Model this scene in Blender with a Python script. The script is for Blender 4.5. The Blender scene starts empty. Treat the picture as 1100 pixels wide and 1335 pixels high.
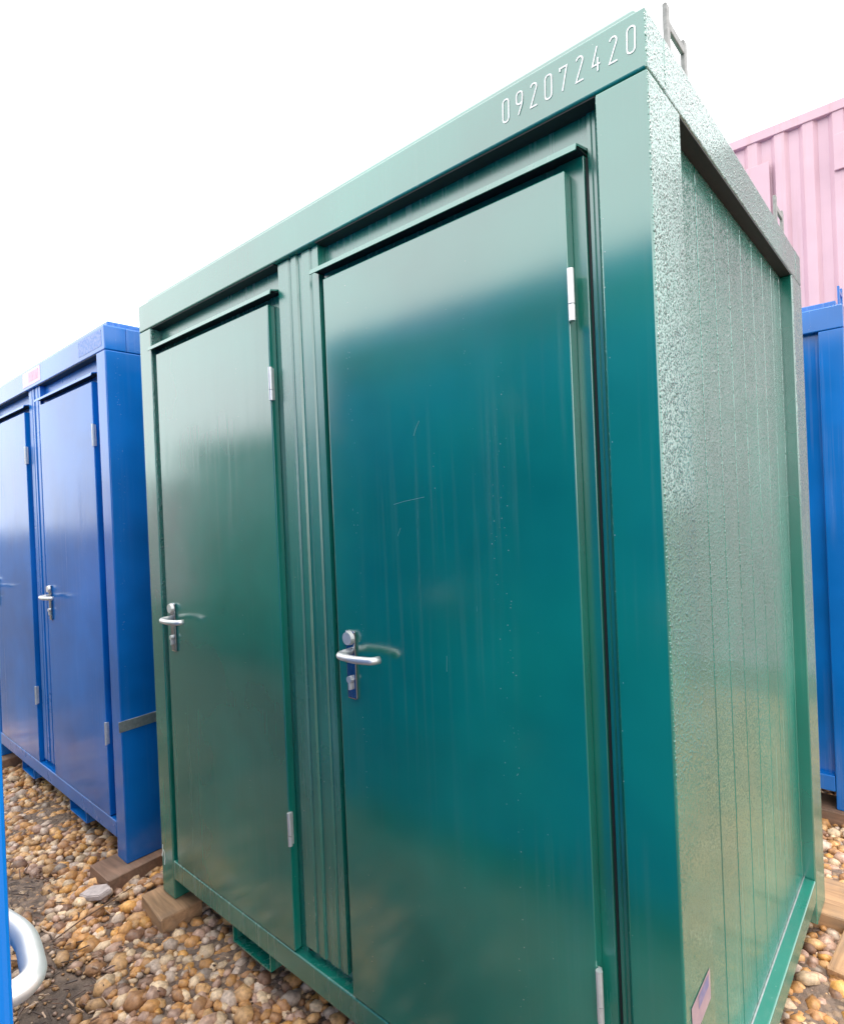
import bpy, bmesh, math, random
import numpy as np
from mathutils import Matrix, Vector

# ------------------------------------------------------------------ camera
scn = bpy.context.scene
col = scn.collection
YAW, PITCH, ROLL, FPX = -0.7213, -0.0033, -0.0419, 771.06
cy, sy, cp, sp = math.cos(YAW), math.sin(YAW), math.cos(PITCH), math.sin(PITCH)
fw = Vector((sy * cp, cy * cp, sp)); rt = Vector((cy, -sy, 0)); up = rt.cross(fw)
r2 = rt * math.cos(ROLL) + up * math.sin(ROLL); u2 = -rt * math.sin(ROLL) + up * math.cos(ROLL)
cam = bpy.data.cameras.new('camera'); cam.sensor_fit = 'HORIZONTAL'; cam.sensor_width = 36.0
cam.lens = 36.0 * FPX / 1100.0; cam.clip_start = 0.02; cam.clip_end = 2000
co = bpy.data.objects.new('camera', cam); col.objects.link(co)
M = Matrix((r2, u2, -fw)).transposed().to_4x4(); M.translation = Vector((0.3927, -1.141, 1.607))
co.matrix_world = M
scn.camera = co

# ------------------------------------------------------------------ sky and sun (overcast)
SUN_EL, SUN_AZ = math.radians(79), math.radians(28)      # azimuth measured from +y towards +x
w = bpy.data.worlds.new('World'); scn.world = w; w.use_nodes = True
nt = w.node_tree; nt.nodes.clear()
sky = nt.nodes.new('ShaderNodeTexSky'); sky.sky_type = 'NISHITA'; sky.sun_disc = False
sky.sun_elevation = SUN_EL; sky.sun_rotation = SUN_AZ; sky.dust_density = 4.0; sky.air_density = 1.0
hs = nt.nodes.new('ShaderNodeHueSaturation'); hs.inputs['Saturation'].default_value = 0.06
mixw = nt.nodes.new('ShaderNodeMix'); mixw.data_type = 'RGBA'; mixw.inputs[0].default_value = 0.72
mixw.inputs[7].default_value = (13.0, 13.1, 13.2, 1)      # even cloud deck
bg = nt.nodes.new('ShaderNodeBackground'); bg.inputs['Strength'].default_value = 0.15
wo = nt.nodes.new('ShaderNodeOutputWorld')
nt.links.new(sky.outputs[0], hs.inputs['Color']); nt.links.new(hs.outputs[0], mixw.inputs[6])
nt.links.new(mixw.outputs[2], bg.inputs['Color']); nt.links.new(bg.outputs[0], wo.inputs['Surface'])
sl = bpy.data.lights.new('sun', 'SUN'); sl.energy = 1.5; sl.angle = math.radians(22); sl.color = (1.0, 0.95, 0.87)
so = bpy.data.objects.new('sun', sl); col.objects.link(so); so.location = (3, 3, 9)
sd = Vector((math.sin(SUN_AZ) * math.cos(SUN_EL), math.cos(SUN_AZ) * math.cos(SUN_EL), math.sin(SUN_EL)))
so.rotation_euler = sd.to_track_quat('Z', 'Y').to_euler()
scn.view_settings.view_transform = 'Standard'; scn.view_settings.look = 'None'
scn.view_settings.gamma = 1.0; scn.view_settings.use_curve_mapping = False
scn.view_settings.exposure = 0.85

random.seed(4); rng = np.random.default_rng(4)

# ------------------------------------------------------------------ node helpers
class NT:
    def __init__(s, name):
        s.m = bpy.data.materials.new(name); s.m.use_nodes = True
        s.t = s.m.node_tree; s.b = s.t.nodes['Principled BSDF']
        s.tc = s.n('ShaderNodeTexCoord')
    def n(s, typ, **kw):
        x = s.t.nodes.new(typ)
        for k, v in kw.items(): setattr(x, k, v)
        return x
    def l(s, a, b): s.t.links.new(a, b)
    def mapping(s, scale, coord='Object'):
        m = s.n('ShaderNodeMapping'); m.inputs['Scale'].default_value = scale
        s.l(s.tc.outputs[coord], m.inputs['Vector']); return m.outputs[0]
    def noise(s, scale, detail=3, rough=.55, vec=None, dist=0.0):
        x = s.n('ShaderNodeTexNoise'); x.inputs['Scale'].default_value = scale
        x.inputs['Detail'].default_value = detail; x.inputs['Roughness'].default_value = rough
        x.inputs['Distortion'].default_value = dist
        s.l(vec if vec is not None else s.tc.outputs['Object'], x.inputs['Vector']); return x.outputs[0]
    def voro(s, scale, vec=None, feature='F1', out='Distance', rnd=1.0):
        x = s.n('ShaderNodeTexVoronoi', feature=feature); x.inputs['Scale'].default_value = scale
        x.inputs['Randomness'].default_value = rnd
        s.l(vec if vec is not None else s.tc.outputs['Object'], x.inputs['Vector']); return x.outputs[out]
    def ramp(s, fac, stops):
        r = s.n('ShaderNodeValToRGB'); e = r.color_ramp.elements
        while len(e) < len(stops): e.new(0.5)
        for k, (p, c) in enumerate(stops):
            e[k].position = p; e[k].color = (c, c, c, 1) if not isinstance(c, tuple) else (*c, 1)
        s.l(fac, r.inputs[0]); return r.outputs[0]
    def mix(s, fac, a, b, blend='MIX'):
        x = s.n('ShaderNodeMix', data_type='RGBA', blend_type=blend)
        for v, i in ((fac, 0), (a, 6), (b, 7)):
            if isinstance(v, (int, float)): x.inputs[i].default_value = v
            elif isinstance(v, tuple): x.inputs[i].default_value = (*v, 1)
            else: s.l(v, x.inputs[i])
        return x.outputs[2]
    def math(s, op, a, b=0.0):
        x = s.n('ShaderNodeMath', operation=op)
        for v, i in ((a, 0), (b, 1)):
            if isinstance(v, (int, float)): x.inputs[i].default_value = v
            else: s.l(v, x.inputs[i])
        return x.outputs[0]
    def bump(s, h, strength, dist, normal=None):
        x = s.n('ShaderNodeBump'); x.inputs['Strength'].default_value = strength
        x.inputs['Distance'].default_value = dist; s.l(h, x.inputs['Height'])
        if normal is not None: s.l(normal, x.inputs['Normal'])
        return x.outputs[0]
    def set(s, **kw):
        for k, v in kw.items():
            k = k.replace('_', ' ')
            if isinstance(v, (int, float)): s.b.inputs[k].default_value = v
            elif isinstance(v, tuple): s.b.inputs[k].default_value = (*v, 1)
            else: s.l(v, s.b.inputs[k])
        return s.m

def paint(name, c, rough=.16, drops=0.0, streak=.35, ior=1.75, wave=.25, dust=(.42, .45, .42), specks=.6):
    """gloss steel paint: slight tone drift, dust streaks run down by rain, pale specks, rain beads as relief"""
    t = NT(name)
    d = tuple(x * .72 for x in c); e = tuple(min(1, x * 1.18 + .003) for x in c)
    base = t.mix(t.ramp(t.noise(1.7, 3), [(.3, 0.), (.7, 1.)]), d, e)
    sv = t.mapping((42, 42, .9))
    st = t.math('MULTIPLY', t.ramp(t.noise(1.0, 4, .6, sv), [(.52, 0.), (.78, 1.)]), t.ramp(t.noise(1.3, 2), [(.42, 0.), (.66, 1.)]))
    base = t.mix(t.math('MULTIPLY', st, streak), base, dust)
    # pale specks strung along runs
    sp_ = t.ramp(t.voro(95, t.mapping((1, 1, .75))), [(.07, 1.), (.11, 0.)])
    gate = t.ramp(t.noise(1.0, 2, .5, t.mapping((26, 26, .35))), [(.62, 0.), (.66, 1.)])
    spk = t.math('MULTIPLY', sp_, gate)
    base = t.mix(t.math('MULTIPLY', spk, specks), base, (.55, .62, .58))
    r = t.math('ADD', t.math('MULTIPLY', st, .25), t.math('ADD', t.math('MULTIPLY', t.noise(3.0, 4), .10), rough - .05))
    nrm = t.bump(t.noise(2.2, 2, .5), wave, .004)
    nrm = t.bump(t.noise(260, 2), .06, .0005, nrm)
    if drops:      # wind-driven rain beads sit on the end wall only
        sx = t.n('ShaderNodeSeparateXYZ'); t.l(t.tc.outputs['Normal'], sx.inputs[0])
        face = t.ramp(t.math('ABSOLUTE', sx.outputs[0]), [(.6, 0.), (.9, 1.)])
        sz = t.n('ShaderNodeSeparateXYZ'); t.l(t.tc.outputs['Object'], sz.inputs[0])
        hz = t.math('ADD', t.math('MULTIPLY', sz.outputs[2], .4), t.math('MULTIPLY', t.noise(2.5, 3), .5))
        hi = t.ramp(hz, [(.55, .10), (.95, 1.)])
        wv = t.mapping((1, 1, .7))
        h = t.ramp(t.voro(112, wv), [(.0, 1.), (.36, 0.)])
        h2 = t.ramp(t.voro(270, wv), [(.0, 1.), (.5, 0.)])
        hh = t.math('ADD', h, t.math('MULTIPLY', h2, .6))
        hh = t.math('MULTIPLY', hh, t.math('MULTIPLY', face, hi))
        nrm = t.bump(hh, drops, .0065, nrm)
    return t.set(Base_Color=base, Roughness=r, IOR=ior, Normal=nrm)

def plain(name, c, rough=.5, metallic=0.0, var=.3, scale=30, bump=.1):
    t = NT(name)
    base = t.mix(t.ramp(t.noise(scale, 4), [(.3, 0.), (.7, 1.)]), tuple(x * (1 - var) for x in c), c)
    return t.set(Base_Color=base, Roughness=rough, Metallic=metallic, Normal=t.bump(t.noise(scale * 4, 3), bump, .001))

def timber(name, c):
    t = NT(name)
    v = t.mapping((3, 30, 30))
    g = t.noise(1.0, 5, .6, v, .6)
    base = t.mix(t.ramp(g, [(.3, 0.), (.7, 1.)]), tuple(x * .45 for x in c), c)
    base = t.mix(t.math('MULTIPLY', t.ramp(t.noise(9, 4), [(.5, 0.), (.75, 1.)]), .6), base, (.16, .12, .09))
    return t.set(Base_Color=base, Roughness=.75, Normal=t.bump(g, .5, .004))

GREEN = (.0003, .168, .120)
BLUE = (.001, .142, .50)
MAT = dict(
    green=paint('green_paint', GREEN, .17, drops=1.0, streak=.07, ior=2.3),
    green_door=paint('green_paint_door', GREEN, .17, streak=.05, ior=2.3),
    green_wet=paint('green_paint_rain', GREEN, .17, drops=1.0, streak=.12, ior=2.6),
    green_trim=paint('green_paint_trim', GREEN, .26, streak=.5, specks=.8, ior=2.3),
    blue=paint('blue_paint', BLUE, .17, streak=.12, ior=1.55, dust=(.3, .36, .5)),
    blue_door=paint('blue_paint_door', BLUE, .17, streak=.1, ior=1.42, dust=(.3, .36, .5)),
    blue_wet=paint('blue_paint_rain', BLUE, .2, drops=.3, ior=1.55, dust=(.3, .36, .5)),
    blue_trim=paint('blue_paint_trim', BLUE, .28, streak=.3, ior=1.55, dust=(.3, .36, .5)),
    chrome=plain('satin_steel', (.80, .79, .77), .45, .8, .1),
    zinc=plain('galvanised', (.55, .56, .57), .42, .9, .3, 60),
    eye=plain('dull_lifting_steel', (.30, .30, .29), .55, .5, .4, 80),
    hinge=plain('hinge_steel', (.78, .78, .76), .35, .55, .15, 50),
    plate=plain('handle_plate', (.42, .45, .5), .16, 1.0, .2),
    seal_shade=plain('rubber_seal_shade', (.012, .013, .014), .6),  # rubber seals, and the painted shade under rails and hoods
    white=plain('white_lettering', (.85, .86, .84), .5, 0, .06, 200, .02),
    under=plain('floor_underside', (.03, .035, .034), .8),
)

# ------------------------------------------------------------------ mesh helpers
def box_bm(bm, x0, x1, y0, y1, z0, z1, bev=0.0, seg=2):
    vs = [bm.verts.new((x, y, z)) for x in (x0, x1) for y in (y0, y1) for z in (z0, z1)]
    fs = [bm.faces.new([vs[i] for i in q]) for q in ((0, 1, 3, 2), (4, 6, 7, 5), (0, 4, 5, 1), (2, 3, 7, 6), (0, 2, 6, 4), (1, 5, 7, 3))]
    if bev:
        ed = {e for f in fs for e in f.edges}
        bmesh.ops.bevel(bm, geom=list(ed), offset=bev, segments=seg, profile=.5, affect='EDGES')

def link(name, bm, mat, parent=None, smooth=False):
    me = bpy.data.meshes.new(name)
    bmesh.ops.recalc_face_normals(bm, faces=bm.faces)
    bm.to_mesh(me); bm.free()
    me.materials.append(MAT[mat] if isinstance(mat, str) else mat)
    if smooth:
        me.polygons.foreach_set('use_smooth', [True] * len(me.polygons))
    o = bpy.data.objects.new(name, me); col.objects.link(o)
    if parent is not None: o.parent = parent
    return o

def box(name, mat, parent, x0, x1, y0, y1, z0, z1, bev=.003, seg=2):
    bm = bmesh.new(); box_bm(bm, x0, x1, y0, y1, z0, z1, bev, seg)
    return link(name, bm, mat, parent)

def tube_bm(bm, pts, rad, n=12, flat=1.0):
    pts = [Vector(p) for p in pts]; rings = []
    rads = rad if isinstance(rad, (list, tuple)) else [rad] * len(pts)
    ref = Vector((0, 0, 1))
    for i, p in enumerate(pts):
        d = (pts[min(i + 1, len(pts) - 1)] - pts[max(i - 1, 0)]).normalized()
        a = ref if abs(d.dot(ref)) < .9 else Vector((1, 0, 0))
        s = d.cross(a).normalized(); u = s.cross(d).normalized()
        rings.append([bm.verts.new(p + (s * math.cos(2 * math.pi * k / n) + u * math.sin(2 * math.pi * k / n) * flat) * rads[i]) for k in range(n)])
    for a, b in zip(rings, rings[1:]):
        for k in range(n): bm.faces.new((a[k], a[(k + 1) % n], b[(k + 1) % n], b[k]))
    bm.faces.new(rings[0][::-1]); bm.faces.new(rings[-1])

def smooth_path(pts, k=5):
    """rounded corners by quadratic arcs"""
    pts = [Vector(p) for p in pts]; out = [pts[0]]
    for a, b, c in zip(pts, pts[1:], pts[2:]):
        r = min((a - b).length, (c - b).length) * .45
        p = b + (a - b).normalized() * r; q = b + (c - b).normalized() * r
        for i in range(k + 1):
            t = i / k; out.append(p * (1 - t) ** 2 + b * 2 * t * (1 - t) + q * t * t)
    out.append(pts[-1]); return out

def thing(name, label, cat, loc=(0, 0, 0), rz=0.0, group=None, kind=None):
    o = bpy.data.objects.new(name, None); col.objects.link(o); o.empty_display_size = .2
    o.location = loc; o.rotation_euler = (0, 0, rz); return tag(o, label, cat, group, kind)

def tag(o, label=None, cat=None, group=None, kind=None):
    for k, v in (('label', label), ('category', cat), ('group', group), ('kind', kind)):
        if v: o[k] = v
    return o

def rr(x0, x1, y0, y1, r, k=4):
    """closed rounded rectangle as point loop"""
    out = []
    for cx_, cy_, a0 in ((x1 - r, y1 - r, 0), (x0 + r, y1 - r, 90), (x0 + r, y0 + r, 180), (x1 - r, y0 + r, 270)):
        for i in range(k + 1):
            a = math.radians(a0 + 90 * i / k); out.append((cx_ + r * math.cos(a), cy_ + r * math.sin(a)))
    return out

def ribbon_bm(bm, pts, wd, closed, to3):
    """flat painted stroke of width wd along 2-D points, mitred"""
    P = [Vector(p) for p in pts]; n = len(P); L = []; R = []
    for i in range(n):
        a = P[i - 1] if (i or closed) else P[i]; b = P[(i + 1) % n] if (i < n - 1 or closed) else P[i]
        d = ((P[i] - a).normalized() + (b - P[i]).normalized()).normalized() if (P[i] - a).length and (b - P[i]).length else (b - a).normalized()
        nn = Vector((-d.y, d.x)); f = 1.0
        if (i or closed) and (i < n - 1 or closed):
            d1 = (P[i] - a).normalized(); f = 1 / max(.45, abs(Vector((-d1.y, d1.x)).dot(nn)))
        L.append(bm.verts.new(to3(P[i] + nn * wd * f / 2))); R.append(bm.verts.new(to3(P[i] - nn * wd * f / 2)))
    for i in range(n if closed else n - 1):
        j = (i + 1) % n; bm.faces.new((L[i], R[i], R[j], L[j]))

def arc(cx_, cy_, rx, ry, a0, a1, k=8):
    return [(cx_ + rx * math.cos(math.radians(a0 + (a1 - a0) * i / k)), cy_ + ry * math.sin(math.radians(a0 + (a1 - a0) * i / k))) for i in range(k + 1)]
DIGITS = {   # strokes in a 1 x 2.7 cell (width x height)
    '0': [(rr(.06, .94, 0, 2.7, .4), True)],
    '9': [(rr(.06, .94, 1.25, 2.7, .42), True), (arc(.1, 1.85, .84, 1.6, 5, -42) + [(.35, 0)], False)],
    '2': [(arc(.5, 2.25, .42, .45, 165, -20) + [(.05, .05), (.98, .05)], False)],
    '7': [([(.08, 2.62), (.92, 2.62), (.34, 0)], False), ([(.03, 2.25), (.03, 2.72)], False)],
    '4': [([(.62, 2.7), (.05, .75), (1.0, .75)], False), ([(.72, 1.45), (.72, 0)], False)],
}

# ------------------------------------------------------------------ the cabin (two doors in the long front)
W, D, H = 2.20, 1.62, 2.54
PF, PS = .106, .185          # corner post: width on the front, depth on the side
RT, SB, RB = 2.425, .168, .089   # underside of top rail, top of sill, underside of bottom rail
def make_door(root, x0, x1, paint_m, trim, swing=0.0):
    """leaf hinged on its right edge (x1); handle near the left edge"""
    z0, z1, yf, yb = .172, 2.303, 0.0, .030
    def place(o):
        return o
    bm = bmesh.new(); box_bm(bm, x0, x1, yf, yb, z0, z1, .0035, 3)
    leaf = link('door', bm, paint_m, root)
    for zc in (2.04, .58):
        bm = bmesh.new()
        tube_bm(bm, [(x1 + .007, -.004, zc - .054), (x1 + .007, -.004, zc - .0205)], .0072, 10)
        tube_bm(bm, [(x1 + .007, -.004, zc - .0185), (x1 + .007, -.004, zc + .054)], .0072, 10)
        box_bm(bm, x1 - .001, x1 + .007, -.001, .010, zc - .052, zc + .052)
        link('hinge', bm, 'hinge', leaf)
    xh = x0 + .062
    bm = bmesh.new(); box_bm(bm, xh - .019, xh + .019, -.009, .001, 1.07, 1.268, .004, 2)
    link('handle_plate', bm, 'plate', leaf)
    bm = bmesh.new(); tube_bm(bm, [(xh, -.0085, 1.247), (xh, -.020, 1.247)], [.021, .0185], 20)
    link('knob', bm, 'chrome', leaf, False)
    bm = bmesh.new()
    pth = smooth_path([(xh, -.004, 1.208), (xh - .002, -.056, 1.206), (xh + .075, -.066, 1.206), (xh + .135, -.052, 1.207), (xh + .142, -.03, 1.207)], 7)
    tube_bm(bm, pth, .0105, 14)
    link('lever', bm, 'chrome', leaf, True)
    bm = bmesh.new(); tube_bm(bm, [(xh, -.008, 1.128), (xh, -.019, 1.128)], .010, 14); box_bm(bm, xh - .004, xh + .004, -.0185, -.008, 1.098, 1.124, .002)
    link('lock_cylinder', bm, 'chrome', leaf)
    # pivot at the hinge line so that the leaf can stand ajar
    piv = Matrix.Translation((x1 + .009, -.006, 0))
    if swing:
        leaf.matrix_local = piv @ Matrix.Rotation(swing, 4, 'Z') @ piv.inverted()
    return leaf

def make_cabin(name, label, loc, rz, c, group, ajar=0.0, number=None):
    root = thing(name, label, 'cabin', loc, rz, group)
    P, T, WET = c, c + '_trim', c + '_wet'
    g = .0015
    for x0, x1, y0, y1 in ((-PF, 0, 0, PS), (-W, -W + PF, 0, PS), (-PF, 0, D - PS, D), (-W, -W + PF, D - PS, D)):
        bm = bmesh.new(); box_bm(bm, x0, x1, y0, y1, 0, RT - g, .005, 3)
        link('corner_post', bm, P if y0 == 0 else WET, root)
    top = box('top_rail', P, root, -W, 0, 0, .10, RT, H, .005, 3)
    box('top_rail', P, root, -W, 0, D - .10, D, RT, H, .005, 3)
    for x0, x1 in ((-.09, -.0004), (-W + .0004, -W + .09)): box('top_rail', WET, root, x0, x1, .1003, D - .1003, RT, H - .0006, .005, 3)
    y0 = PS + g; y1 = D - PS - g
    box('bottom_rail', T, root, -W + PF + g, -PF - g, .0, .09, RB, SB, .005, 3)
    box('bottom_rail', T, root, -W + PF + g, -PF - g, D - .09, D, RB, SB, .005, 3)
    for x0, x1 in ((-.09, -.001), (-W + .001, -W + .09)): box('bottom_rail', P, root, x0, x1, y0, y1, RB, SB, .005, 3)
    box('roof_panel', WET, root, -W + .03, -.03, .028, D - .028, H - .02, H + .031, .006)
    box('floor_panel', 'under', root, -W + .095, -.095, .095, D - .095, RB + .01, SB - .02, 0)
    # side walls: narrow sheet ribs with shadow joints between
    edges = [.19 + .1425 * k - .06 for k in range(0, 12)]
    for side in (0, 1):
        for a, b in zip(edges, edges[1:]):
            a2, b2 = max(a, .05), min(b, D - .05)
            xo = (-.052, -.040) if side == 0 else (-W + .040, -W + .052)
            bm = bmesh.new(); box_bm(bm, xo[0], xo[1], a2 + .0030, b2 - .0030, SB - .03, RT + .03, .0014, 1)
            link('wall_panel', bm, WET, root)
        xo = (-.060, -.053) if side == 0 else (-W + .053, -W + .060)
        box('wall_backing', 'seal_shade', root, xo[0], xo[1], .05, D - .05, SB - .03, RT + .03, 0)
        xs = (-.0399, -.036) if side == 0 else (-W + .036, -W + .0399)
        box('sill_highlight', 'zinc', root, xs[0], xs[1], y0, y1, SB - .002, SB + .004, .001)  # pale strip drawn in as the highlight line along the sill
    for k in range(14):
        xa = -W + .06 + k * (W - .12) / 14
        box('wall_panel', WET, root, xa + .0022, xa + (W - .12) / 14 - .0022, D - .052, D - .04, SB - .03, RT + .03, .0014)
    # front wall
    box('front_wall', T, root, -W + .05, -.05, .046, .058, SB - .02, RT + .03, 0)
    for x0, x1, sw in ((-.985 + .022, -.178, 0.0), (-2.052, -1.247, ajar)):
        make_door(root, x0, x1, P + '_door', T, sw)
        bm = bmesh.new()
        box_bm(bm, x1 - .03, x1 + .030, .0305, .0455, SB - .01, 2.335, .002)
        box_bm(bm, x0 - .030, x0 + .03, .0305, .0455, SB - .01, 2.335, .002)
        box_bm(bm, x0 - .0295, x1 + .0295, .031, .0455, 2.28, 2.334, .002)
        link('door_frame', bm, T, root)
        box('door_seal', 'seal_shade', root, x1 + .0305, x1 + .035, .038, .0455, SB, 2.33, 0)
        box('door_seal', 'seal_shade', root, x0 - .035, x0 - .0305, .034, .0455, SB, 2.33, 0)
        bm = bmesh.new()           # folded rain hood over the door
        prof = [(.0455, 2.352), (-.010, 2.340), (-.0145, 2.325), (-.0115, 2.3245), (-.008, 2.336), (.0455, 2.346)]
        a = [bm.verts.new((x0 - .045, y, z)) for y, z in prof]; b = [bm.verts.new((x1 + .034, y, z)) for y, z in prof]
        for i in range(len(prof)): j = (i + 1) % len(prof); bm.faces.new((a[i], a[j], b[j], b[i]))
        bm.faces.new(a); bm.faces.new(b[::-1])
        link('rain_hood', bm, T, root)
        box('hood_shade', 'seal_shade', root, x0 - .043, x1 + .032, -.0065, .0453, 2.3355, 2.3385, 0)  # black sheet paints in the shade below the hood
    # strip between the doors, folded with shallow ribs
    bm = bmesh.new()
    prof = [(-1.207, .0455), (-1.207, .020), (-1.203, .016), (-1.150, .016), (-1.146, .021), (-1.135, .021), (-1.131, .015), (-1.108, .015),
            (-1.104, .022), (-1.085, .022), (-1.081, .017), (-1.045, .017), (-1.041, .022), (-1.033, .022), (-1.029, .018), (-1.003, .018), (-1.001, .0455)]
    a = [bm.verts.new((x, y, SB + .035)) for x, y in prof]; b = [bm.verts.new((x, y, RT - .002)) for x, y in prof]
    for i in range(len(prof)): j = (i + 1) % len(prof); bm.faces.new((a[i], a[j], b[j], b[i]))
    bm.faces.new(a); bm.faces.new(b[::-1])
    link('cover_strip', bm, T, root)
    bm = bmesh.new()
    prof = [(-.1425, .0465), (-.1425, .040), (-.135, .040), (-.133, .0415), (-.131, .040), (-.125, .040), (-.123, .0415), (-.121, .040), (-.115, .040), (-.113, .0415), (-.111, .040), (-.104, .040), (-.104, .0465)]
    a = [bm.verts.new((x, y, SB)) for x, y in prof]; b = [bm.verts.new((x, y, RT)) for x, y in prof]
    for i in range(len(prof)): j = (i + 1) % len(prof); bm.faces.new((a[i], a[j], b[j], b[i]))
    bm.faces.new(a); bm.faces.new(b[::-1])
    link('jamb_panel', bm, T, root)
    for xa, xb in ((-W + PF + .002, -1.212), (-.998, -PF - .002)):      # black sheets paint in the shade under the top rail
        box('rail_shade', 'seal_shade', root, xa, xb, .005, .0455, RT - .003, RT + .002, 0)
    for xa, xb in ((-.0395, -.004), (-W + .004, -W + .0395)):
        box('rail_shade', 'seal_shade', root, xa, xb, y0 + .002, y1 - .002, RT - .003, RT + .002, 0)  # painted shade below the side rails as well
    for xa in (-1.655, -.78):   # fork lift pockets under the sill, open to the front
        bm = bmesh.new(); wd = .245
        box_bm(bm, xa, xa + wd, .012, D - .012, .016, .022); box_bm(bm, xa, xa + .006, .012, D - .012, .022, RB); box_bm(bm, xa + wd - .006, xa + wd, .012, D - .012, .022, RB)
        link('fork_pocket', bm, T, root)
    for x in (-.03, -W + .03):
        for yc in (.275, D + .0 - .22):
            bm = bmesh.new()
            s = 1 if x > -1 else -1
            for dy, h in ((-.058, .150), (.058, .135)): box_bm(bm, x - .005, x + .005, yc + dy - .011, yc + dy + .011, H - .01, H + h, .002)
            box_bm(bm, x - .0045, x + .0045, yc - .048, yc + .048, H + .100, H + .120, .002)
            link('lifting_eye', bm, 'eye' if c == 'green' else T, root)
    if number:
        for k, ch in enumerate(number):
            xc = -.3115 + k * .03545; bm = bmesh.new()
            s = .0172
            jit = random.uniform(-.0008, .0008)
            for q, (pts, closed) in enumerate(DIGITS[ch]):
                ribbon_bm(bm, pts, .18, closed, lambda p: (xc + (p.x - .5) * s + (p.y - 1.35) * .0006, -.0012 - .0006 * q, 2.4895 + jit + (p.y - 1.35) * s * 1.06))
            link('digit', bm, 'white', top)
    return root, top

green, green_top = make_cabin('toilet_cabin', 'dark green steel cabin with two doors and white number 092072420', (0, 0, 0), 0, 'green', 'two-door steel cabins', 0, '092072420')
bl, bl_top = make_cabin('toilet_cabin', 'blue two-door steel cabin beside the green one, pink sticker on top rail', (-2.53, -.018, 0), 0, 'blue', 'two-door steel cabins')
br, br_top = make_cabin('toilet_cabin', 'blue steel cabin behind the green one, below the pink container', (-2.148, 4.07, 0), math.pi, 'blue', 'two-door steel cabins')
bo, bo_top = make_cabin('toilet_cabin', 'blue steel cabin facing the green one, only its corner and lever handle showing', (-2.209, -.973, 0), math.radians(178), 'blue', 'two-door steel cabins')

gl, _t = make_cabin('toilet_cabin', 'dark green two-door cabin across the alley, next to the blue one facing it', (-4.75, -2.65, 0), math.pi, 'green', 'two-door steel cabins')
gm, _t = make_cabin('toilet_cabin', 'farther dark green two-door cabin across the alley, past the other green one', (-7.05, -2.65, 0), math.pi, 'green', 'two-door steel cabins')
# faded marks, stickers and a strap on the cabins
def sheet(name, mat, parent, x0, x1, y0, y1, z0, z1): return box(name, mat, parent, x0, x1, y0, y1, z0, z1, 0)
def patch_mat(name, base, ink, scale, lo, hi, rough=.5):
    t = NT(name)
    return t.set(Base_Color=t.mix(t.ramp(t.noise(scale, 3), [(lo, 0.), (hi, 1.)]), base, ink), Roughness=rough)
MAT['faded'] = patch_mat('faded_blue_sticker', (.05, .17, .50), (.30, .36, .58), 75, .35, .70)
MAT['pinklabel'] = patch_mat('pink_label', (.72, .40, .52), (.60, .26, .40), 40, .5, .7)
MAT['pinkpale'] = patch_mat('pale_pink_label', (.78, .58, .64), (.70, .48, .56), 60, .4, .7)
MAT['lilac'] = patch_mat('lilac_print', (.14, .14, .27), (.20, .17, .28), 50, .4, .6)
MAT['side_label'] = patch_mat('side_label_paper', (.36, .25, .27), (.30, .21, .25), 30, .35, .65)
sheet('faded_lettering', 'faded', bl_top, -.325, -.035, -.0010, .003, 2.447, 2.523)
st = sheet('sticker', 'pinkpale', bl_top, -1.245, -.925, -.0010, .003, 2.444, 2.530)
sheet('sticker_print', 'pinklabel', bl_top, -1.13, -.955, -.0016, .002, 2.462, 2.517)
bm = bmesh.new()
for ya, yb, za, zb in ((.0, .152, 0, .068),):
    vs = [bm.verts.new(p) for p in ((.0012, .030, .622), (.0012, .150, .630), (.0012, .150, .566), (.0012, .034, .555))]
    bm.faces.new(vs)
link('sticker', bm, 'side_label', green)
bm = bmesh.new()
bm.faces.new([bm.verts.new(p) for p in ((.0018, .072, .619), (.0018, .138, .623), (.0018, .138, .600), (.0018, .072, .594))])
link('sticker_print', bm, 'lilac', green)
strap = bmesh.new(); box_bm(strap, .0015, .0045, .006, .34, .622, .672, .001)
so_ = link('steel_strap', strap, 'zinc', bl); so_.rotation_euler = (math.radians(1.5), 0, 0)

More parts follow.
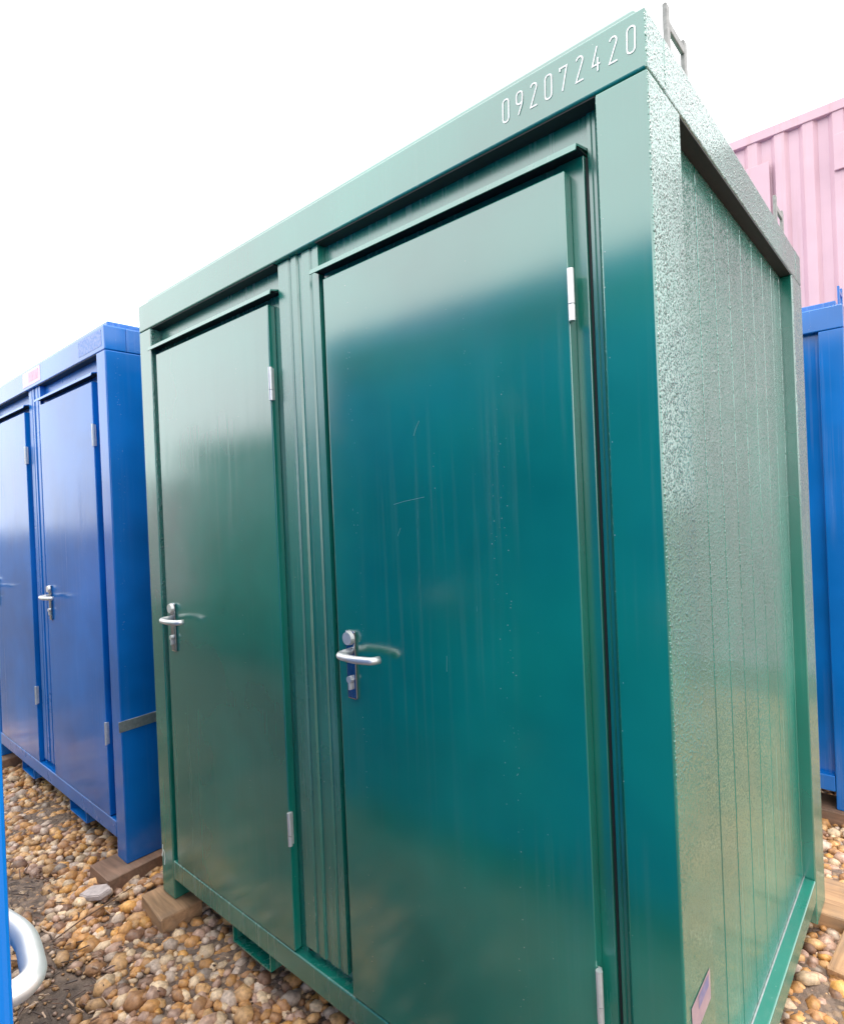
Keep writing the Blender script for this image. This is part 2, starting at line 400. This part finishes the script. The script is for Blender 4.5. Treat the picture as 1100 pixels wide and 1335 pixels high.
# ------------------------------------------------------------------ pink shipping containers, stacked
t = NT('pink_container_paint')
pb = t.mix(t.ramp(t.noise(2.0, 4), [(.3, 0.), (.7, 1.)]), (.56, .37, .43), (.64, .43, .49))
pb = t.mix(t.math('MULTIPLY', t.ramp(t.noise(1.0, 4, .6, t.mapping((14, 14, .6))), [(.55, 0.), (.8, 1.)]), .5), pb, (.50, .30, .30))
MAT['pink'] = t.set(Base_Color=pb, Roughness=.4, Normal=t.bump(t.noise(90, 2), .05, .001))
def container(loc, label, rz=0.0, fine=True):
    Lc, Dc, Hc = 6.06, 2.44, 2.58
    root = thing('shipping_container', label, 'container', loc, rz, 'pink shipping containers')
    for x in (-Lc, -.14):
        for y in (0, Dc - .14): box('corner_post', 'pink', root, x, x + .14, y, y + .14, .12, Hc - .12, .01)
    for x in (-Lc - .004, -.17):
        for y in (-.004, Dc - .172):
            for z in (0, Hc - .119): box('corner_casting', 'pink', root, x, x + .174, y, y + .176, z, z + .119, .012)
    for y in (.004, Dc - .074):
        box('top_rail', 'pink', root, -Lc + .171, -.171, y, y + .07, Hc - .100, Hc - .01, .006); box('bottom_rail', 'pink', root, -Lc + .171, -.171, y, y + .07, .0, .15, .006)
    for x in (-Lc + .004, -.074):
        box('top_rail', 'pink', root, x, x + .07, .18, Dc - .18, Hc - .1, Hc - .01, .006); box('bottom_rail', 'pink', root, x, x + .07, .18, Dc - .18, .0, .15, .006)
    box('roof_panel', 'pink', root, -Lc + .08, -.08, .08, Dc - .08, Hc - .06, Hc - .02, 0)
    def corrugated(name, n, a, along, pos, out):
        bm = bmesh.new(); pr = []; pitch = .226
        x = a[0]
        while x < a[1] - pitch:
            pr += [(x, .012), (x + .078, .012), (x + .112, .048), (x + .19, .048)]; x += pitch
        pr += [(x, .012), (a[1], .012)]
        lo = []; hi = []
        for u, v in pr:
            v = pos + out * v; p = (u, v) if along == 'x' else (v, u)
            lo.append(bm.verts.new((*p, .14))); hi.append(bm.verts.new((*p, Hc - .09)))
        for i in range(len(pr) - 1): bm.faces.new((lo[i], lo[i + 1], hi[i + 1], hi[i]))
        return link(name, bm, 'pink', root)
    corrugated('side_wall', 0, (-Lc + .13, -.13), 'x', .006, 1); corrugated('side_wall', 0, (-Lc + .13, -.13), 'x', Dc - .006, -1)
    corrugated('end_wall', 0, (.13, Dc - .13), 'y', -.006, -1); corrugated('end_wall', 0, (.13, Dc - .13), 'y', -Lc + .006, 1)
    return root
PX, PY = 1.62, 5.31
up_c = container((PX, PY, 2.513), 'upper pink corrugated shipping container above the blue cabin')
lo_c = container((PX, PY, -.070), 'lower pink corrugated shipping container carrying the upper one')
pl = box('plate', 'pink', up_c, -2.90, -.74 - PX, -.008, .012, .8, 4.76 - 2.513, .004)
box('plate', 'pink', up_c, -.24 - PX, .30 - PX, -.012, .012, 1.95, 4.78 - 2.513, .006)
far_c = container((-14.2, -4.6, -.078), 'single pink shipping container standing opposite the row of cabins', math.pi)

# ------------------------------------------------------------------ timber under the cabins
MAT['wood'] = timber('weathered_timber', (.50, .29, .15)); MAT['wood2'] = timber('brown_timber', (.30, .17, .11))
def timber_block(label, mat, cx_, cy_, lx, ly, zt, h, rz=0.0, group='timber packing under the cabins'):
    bm = bmesh.new(); box_bm(bm, -lx / 2, lx / 2, -ly / 2, ly / 2, 0, h, .006, 2)
    for v in bm.verts: v.co += Vector((random.uniform(-.004, .004), random.uniform(-.004, .004), 0))
    o = link('timber_block', bm, mat); o.location = (cx_, cy_, zt - h); o.rotation_euler = (0, 0, rz)
    return tag(o, label, 'timber block', group)
timber_block('pale timber block under the left foot of the green cabin', 'wood', -2.125, .0, .235, .17, -.001, .085, math.radians(-4))
timber_block('brown timber sleeper under the corner of the blue cabin beside the green one', 'wood2', -2.58, .12, .20, .50, -.001, .085, math.radians(3))
timber_block('timber sleeper under the rear right foot of the green cabin', 'wood', .02, 1.66, .34, .26, -.001, .08, math.radians(3))
timber_block('short timber baulk lying on the gravel beside the green cabin rear corner', 'wood', .205, 1.405, .30, .29, -.028, .06, math.radians(84))
timber_block('timber block under the right foot of the blue cabin behind the green one', 'wood2', .0, 2.52, .3, .2, -.001, .08, 0)
timber_block('timber block under the far left foot of the blue cabin beside the green one', 'wood2', -4.68, .05, .3, .22, -.001, .08, 0)
for (x, y, lb) in ((-.06, .08, 'timber block under the front right foot of the green cabin'), (-2.13, 1.53, 'timber block under the rear left foot of the green cabin')):
    timber_block(lb, 'wood2', x, y, .22, .2, -.001, .08)
for x, y, lb in ((-2.13, -1.08, 'front left'), (-.08, -1.16, 'front right'), (-2.1, -2.5, 'rear left'), (-.04, -2.58, 'rear right')):
    timber_block('timber block under the ' + lb + ' foot of the blue cabin facing the green one', 'wood2', x, y, .2, .2, -.001, .08)

# ------------------------------------------------------------------ ground
t = NT('gravelly_earth')
gv = t.voro(38, t.tc.outputs['Object'], out='Color'); gd = t.voro(38, t.tc.outputs['Object'])
sepc = t.n('ShaderNodeSeparateColor'); t.l(gv, sepc.inputs[0])
stone = t.mix(sepc.outputs[0], (.20, .12, .075), (.46, .31, .19))
mud = t.mix(t.ramp(t.noise(22, 5), [(.3, 0.), (.7, 1.)]), (.10, .068, .05), (.24, .17, .13))
far = t.ramp(t.noise(.8, 4), [(.40, 0.), (.6, 1.)])
gx = t.n('ShaderNodeSeparateXYZ'); t.l(t.tc.outputs['Object'], gx.inputs[0])
wob = t.math('MULTIPLY', t.math('SUBTRACT', t.noise(1.6, 4), .5), .5)
tr = t.n('ShaderNodeMapRange'); tr.inputs[1].default_value = -.25; tr.inputs[2].default_value = -.60; door_way = t.n('ShaderNodeMapRange'); door_way.inputs[1].default_value = -1.4; door_way.inputs[2].default_value = -1.0; door_way.inputs[4].default_value = .6  # unseen ground before the big door made muddy to dim its reflection
t.l(gx.outputs[0], door_way.inputs[0]); t.l(t.math('SUBTRACT', t.math('ADD', gx.outputs[1], wob), door_way.outputs[0]), tr.inputs[0]); alley = tr.outputs[0]
mud = t.mix(alley, mud, t.mix(t.ramp(t.noise(22, 5), [(.3, 0.), (.7, 1.)]), (.040, .027, .020), (.085, .060, .045)))  # unseen alley mud darkened to cut light bounced onto the doors
far = t.math('MULTIPLY', far, t.math('SUBTRACT', 1.0, t.math('MULTIPLY', alley, .85)))
gb = t.mix(t.math('MULTIPLY', far, t.ramp(gd, [(.3, 1.), (.55, 0.)])), mud, stone)
MAT['ground'] = t.set(Base_Color=gb, Roughness=.8, Normal=t.bump(t.math('ADD', t.noise(30, 6, .65), t.math('MULTIPLY', gd, -.5)), .9, .02))
bm = bmesh.new(); GZ = -.078
bmesh.ops.create_grid(bm, x_segments=2, y_segments=2, size=260)
g = link('ground', bm, 'ground'); g.location.z = GZ - .002; tag(g, kind='structure')
bm = bmesh.new(); bmesh.ops.create_grid(bm, x_segments=230, y_segments=190, size=1)
for v in bm.verts:
    v.co.x = v.co.x * 4.6 - 2.2; v.co.y = v.co.y * 3.6 + 1.6
    x, y = v.co.x, v.co.y
    e = min(1, max(0, (4.6 - abs(x + 2.2)) / .5)) * min(1, max(0, (3.6 - abs(y - 1.6)) / .5))
    v.co.z = e * (.012 + .008 * math.sin(3.1 * x + 1.3 * y) + .006 * math.sin(7.3 * y - 4.1 * x) + random.uniform(-.004, .004)) - (1 - e) * .01
yard = link('yard_earth', bm, 'ground', smooth=True); yard.location.z = GZ - .004; tag(yard, kind='structure')

# ------------------------------------------------------------------ shingle: one mass of real pebbles
bm = bmesh.new(); bmesh.ops.create_icosphere(bm, subdivisions=2, radius=1)
bv = np.array([v.co[:] for v in bm.verts]); bf = np.array([[v.index for v in f.verts] for f in bm.faces]); bm.free()
bm = bmesh.new(); bmesh.ops.create_icosphere(bm, subdivisions=1, radius=1)
bv1 = np.array([v.co[:] for v in bm.verts]); bf1 = np.array([[v.index for v in f.verts] for f in bm.faces]); bm.free()
def variants(b, n, amp):
    out = []
    for k in range(n):
        d = np.zeros(len(b))
        for j in range(5):
            q = rng.normal(size=3); q *= (1.2 + j * .55) / np.linalg.norm(q); d += np.sin(b @ q + rng.uniform(0, 6.28)) / (1 + .6 * j)
        out.append(b * (1 + amp * d)[:, None])
    return out
def mudmask(x, y):
    m = -.36 + .16 * np.sin(2.1 * x + .6) + .07 * np.sin(6.3 * x + 1.1) + .6 * np.clip((x + 1.3) / .3, 0, 1) - y  # ramp towards the big door adds unseen mud against bright reflection
    return np.clip(m / .22, 0, 1)
PAL = np.array([(.52, .27, .10), (.60, .36, .17), (.66, .50, .34), (.46, .30, .23), (.40, .21, .10), (.22, .12, .075), (.56, .44, .36), (.30, .24, .20), (.62, .33, .10)])
PW = np.array([.17, .19, .15, .13, .12, .08, .08, .04, .04])
def build_stones(name, x, y, r, base, faces, amp, zoff, label):
    n = len(x); V = variants(base, 14, amp); nv = len(base)
    vi = rng.integers(0, len(V), n)
    P = np.stack(V)[vi]
    sc = np.stack([r * rng.uniform(.85, 1.35, n), r * rng.uniform(.7, 1.0, n), r * rng.uniform(.5, .78, n)], 1)
    P = P * sc[:, None, :]
    ax = rng.uniform(-.5, .5, n); az = rng.uniform(0, 6.283, n)
    c, s_ = np.cos(ax), np.sin(ax); yv = P[:, :, 1] * c[:, None] - P[:, :, 2] * s_[:, None]; zv = P[:, :, 1] * s_[:, None] + P[:, :, 2] * c[:, None]
    P[:, :, 1] = yv; P[:, :, 2] = zv
    c, s_ = np.cos(az), np.sin(az); xv = P[:, :, 0] * c[:, None] - P[:, :, 1] * s_[:, None]; yv = P[:, :, 0] * s_[:, None] + P[:, :, 1] * c[:, None]
    P[:, :, 0] = xv + x[:, None]; P[:, :, 1] = yv + y[:, None]
    mm = mudmask(x, y)
    P[:, :, 2] += (GZ + zoff + r * rng.uniform(.1, .5, n) - mm * r * .35)[:, None]
    ci = rng.choice(len(PAL), n, p=PW / PW.sum()); C = PAL[ci] * 1.25 * rng.uniform(.7, 1.12, (n, 1))
    C = C * (1 - .55 * mm[:, None]) + np.array((.12, .085, .065)) * .55 * mm[:, None]
    me = bpy.data.meshes.new(name); tv = n * nv; tf = n * len(faces)
    me.vertices.add(tv); me.vertices.foreach_set('co', P.reshape(-1).astype(np.float32))
    F = (faces[None] + (np.arange(n) * nv)[:, None, None]).reshape(-1)
    me.loops.add(tf * 3); me.loops.foreach_set('vertex_index', F.astype(np.int32))
    me.polygons.add(tf); me.polygons.foreach_set('loop_start', np.arange(0, tf * 3, 3, dtype=np.int32))
    me.polygons.foreach_set('use_smooth', np.ones(tf, dtype=bool))
    me.update()
    a = me.color_attributes.new('Col', 'FLOAT_COLOR', 'POINT')
    cc = np.ones((tv, 4), np.float32); cc[:, :3] = np.repeat(C, nv, 0); a.data.foreach_set('color', cc.reshape(-1))
    me.materials.append(MAT['pebble'])
    o = bpy.data.objects.new(name, me); col.objects.link(o)
    return tag(o, label, 'gravel', kind='stuff')
t = NT('pebble_stone'); at = t.n('ShaderNodeAttribute'); at.attribute_name = 'Col'
pc = t.mix(t.ramp(t.noise(70, 4), [(.35, 0.), (.7, 1.)]), (.62, .58, .55), (1.12, 1.08, 1.0))
MAT['pebble'] = t.set(Base_Color=t.mix(1.0, at.outputs['Color'], pc, 'MULTIPLY'), Roughness=t.ramp(t.noise(25, 2), [(.3, .35), (.7, .7)]), Normal=t.bump(t.noise(160, 4), .35, .003))
def scatter(cell, regs, keep):
    X = []; Y = []
    for x0, x1, y0, y1 in regs:
        gx, gy = np.meshgrid(np.arange(x0, x1, cell), np.arange(y0, y1, cell)); X.append(gx.ravel()); Y.append(gy.ravel())
    X = np.concatenate(X); Y = np.concatenate(Y)
    X = X + rng.uniform(-.5, .5, len(X)) * cell; Y = Y + rng.uniform(-.5, .5, len(Y)) * cell
    k = rng.uniform(size=len(X)) < keep(X, Y); return X[k], Y[k]
REG = [(-5.6, -.3, -1.05, .65), (-.3, 1.2, .7, 4.4)]
def keep_big(x, y): return np.where(mudmask(x, y) > .5, .16 + .25 * (np.sin(9 * x + 4 * y) > .6), .97)
x, y = scatter(.0325, REG, keep_big)
r = np.clip(rng.lognormal(math.log(.0235), .27, len(x)), .011, .038)
near = (x > -3.6)
build_stones('shingle', x, y, r, bv1, bf1, .15, .006, 'tan and cream pebbles of the shingle spread around the cabins')
x, y = scatter(.026, REG, lambda x, y: np.where(mudmask(x, y) > .5, .5, .85))
build_stones('fine_gravel', x, y, np.clip(rng.lognormal(math.log(.0095), .3, len(x)), .004, .018), bv1, bf1, .12, .004, 'small brown grit between the larger pebbles and in the mud')

# bark and wood splinters trodden into the mud
x, y = scatter(.035, [(-4.2, -1.0, -1.1, .2)], lambda x, y: np.where(mudmask(x, y) > .3, .62, .10))
n = len(x); hv = []; hf = []; hc = []
for i in range(n):
    L = random.uniform(.015, .06) * (1.6 if random.random() < .08 else 1); wd = random.uniform(.004, .013); th = random.uniform(.0015, .004)
    a = random.gauss(.55, .55); tl = random.uniform(-.35, .35); z = GZ + .016 + random.uniform(0, .016)
    ca, sa = math.cos(a), math.sin(a); b0 = len(hv)
    for u, v, q in ((-1, -.5, 0), (-.8, .8, 0), (.9, .6, 0), (1, -.7, 0), (-.7, -.3, 1), (-.6, .5, 1), (.7, .4, 1), (.8, -.4, 1)):
        lx = u * L / 2; ly = v * wd / 2; lz = q * th + u * L / 2 * tl
        hv.append((x[i] + lx * ca - ly * sa, y[i] + lx * sa + ly * ca, z + lz))
    hf += [tuple(b0 + k for k in f) for f in ((0, 3, 2, 1), (4, 5, 6, 7), (0, 1, 5, 4), (1, 2, 6, 5), (2, 3, 7, 6), (3, 0, 4, 7))]
    c = random.choice(((.16, .09, .06), (.10, .06, .045), (.30, .19, .13), (.07, .045, .035), (.46, .33, .24)))
    hc += [(*c, 1)] * 8
me = bpy.data.meshes.new('bark_litter'); me.from_pydata(hv, [], hf); me.update()
a = me.color_attributes.new('Col', 'FLOAT_COLOR', 'POINT'); a.data.foreach_set('color', np.array(hc, np.float32).reshape(-1)); me.materials.append(MAT['pebble'])
o = bpy.data.objects.new('bark_litter', me); col.objects.link(o); tag(o, 'brown bark and wood splinters trodden into the mud', 'litter', kind='stuff')

# twig and a broken pale slab
bm = bmesh.new(); tube_bm(bm, [(-2.30, -.40, GZ + .040), (-2.335, -.28, GZ + .046), (-2.36, -.17, GZ + .045), (-2.40, -.05, GZ + .040)], [.0022, .0032, .0036, .0030], 7)
MAT['twig'] = plain('twig_bark', (.17, .10, .06), .8); tag(link('twig', bm, 'twig', smooth=True), 'thin straight brown twig lying on the shingle', 'twig')
bm = bmesh.new()
ol = [(-.075, -.03), (-.02, -.045), (.05, -.04), (.072, .01), (.03, .045), (-.05, .03)]
lo = [bm.verts.new((x, y, 0)) for x, y in ol]; hi = [bm.verts.new((x * .92, y * .9, .022)) for x, y in ol]
for i in range(6): j = (i + 1) % 6; bm.faces.new((lo[i], lo[j], hi[j], hi[i]))
bm.faces.new(hi); bm.faces.new(lo[::-1]); bmesh.ops.bevel(bm, geom=list(bm.edges), offset=.004, segments=2, affect='EDGES')
MAT['slab'] = plain('pale_slab', (.50, .42, .40), .7, 0, .35, 40, .4)
o = link('broken_slab', bm, 'slab'); o.location = (-2.49, -.165, GZ + .030); o.rotation_euler = (.12, -.1, .5); tag(o, 'pale pinkish broken slab on the shingle by the brown sleeper', 'slab')

# scratches and chips in the green paint
def scratch(parent, pts, wd, y=-.0006):
    bm = bmesh.new(); ribbon_bm(bm, pts, wd, False, lambda p: (p.x, y, p.y)); return link('scratch', bm, 'white', parent)
gd_ = [c for c in green.children if c.name.startswith('door') and not c.name.startswith('door_')]
big = max(gd_, key=lambda o: max(v.co.x for v in o.data.vertices))
MAT['scuff'] = plain('paint_scuff', (.16, .38, .34), .5, 0, .3, 90, .05)
for pts, wd in (([(-.628, 1.800), (-.617, 1.822), (-.607, 1.836)], .0013), ([(-.71, 1.625), (-.67, 1.632), (-.60, 1.640)], .0009), ([(-.70, 1.540), (-.688, 1.562)], .0009), ([(-.55, 1.20), (-.548, 1.24)], .0008)):
    o = scratch(big, pts, wd); o.data.materials[0] = MAT['scuff']
lp = [c for c in green.children if c.name.startswith('corner_post')][1]
for pts, wd in (([(-2.196, .150), (-2.188, .172), (-2.186, .205)], .007), ([(-2.176, .120), (-2.168, .150), (-2.170, .172), (-2.178, .185)], .005)):
    scratch(lp, pts, wd)
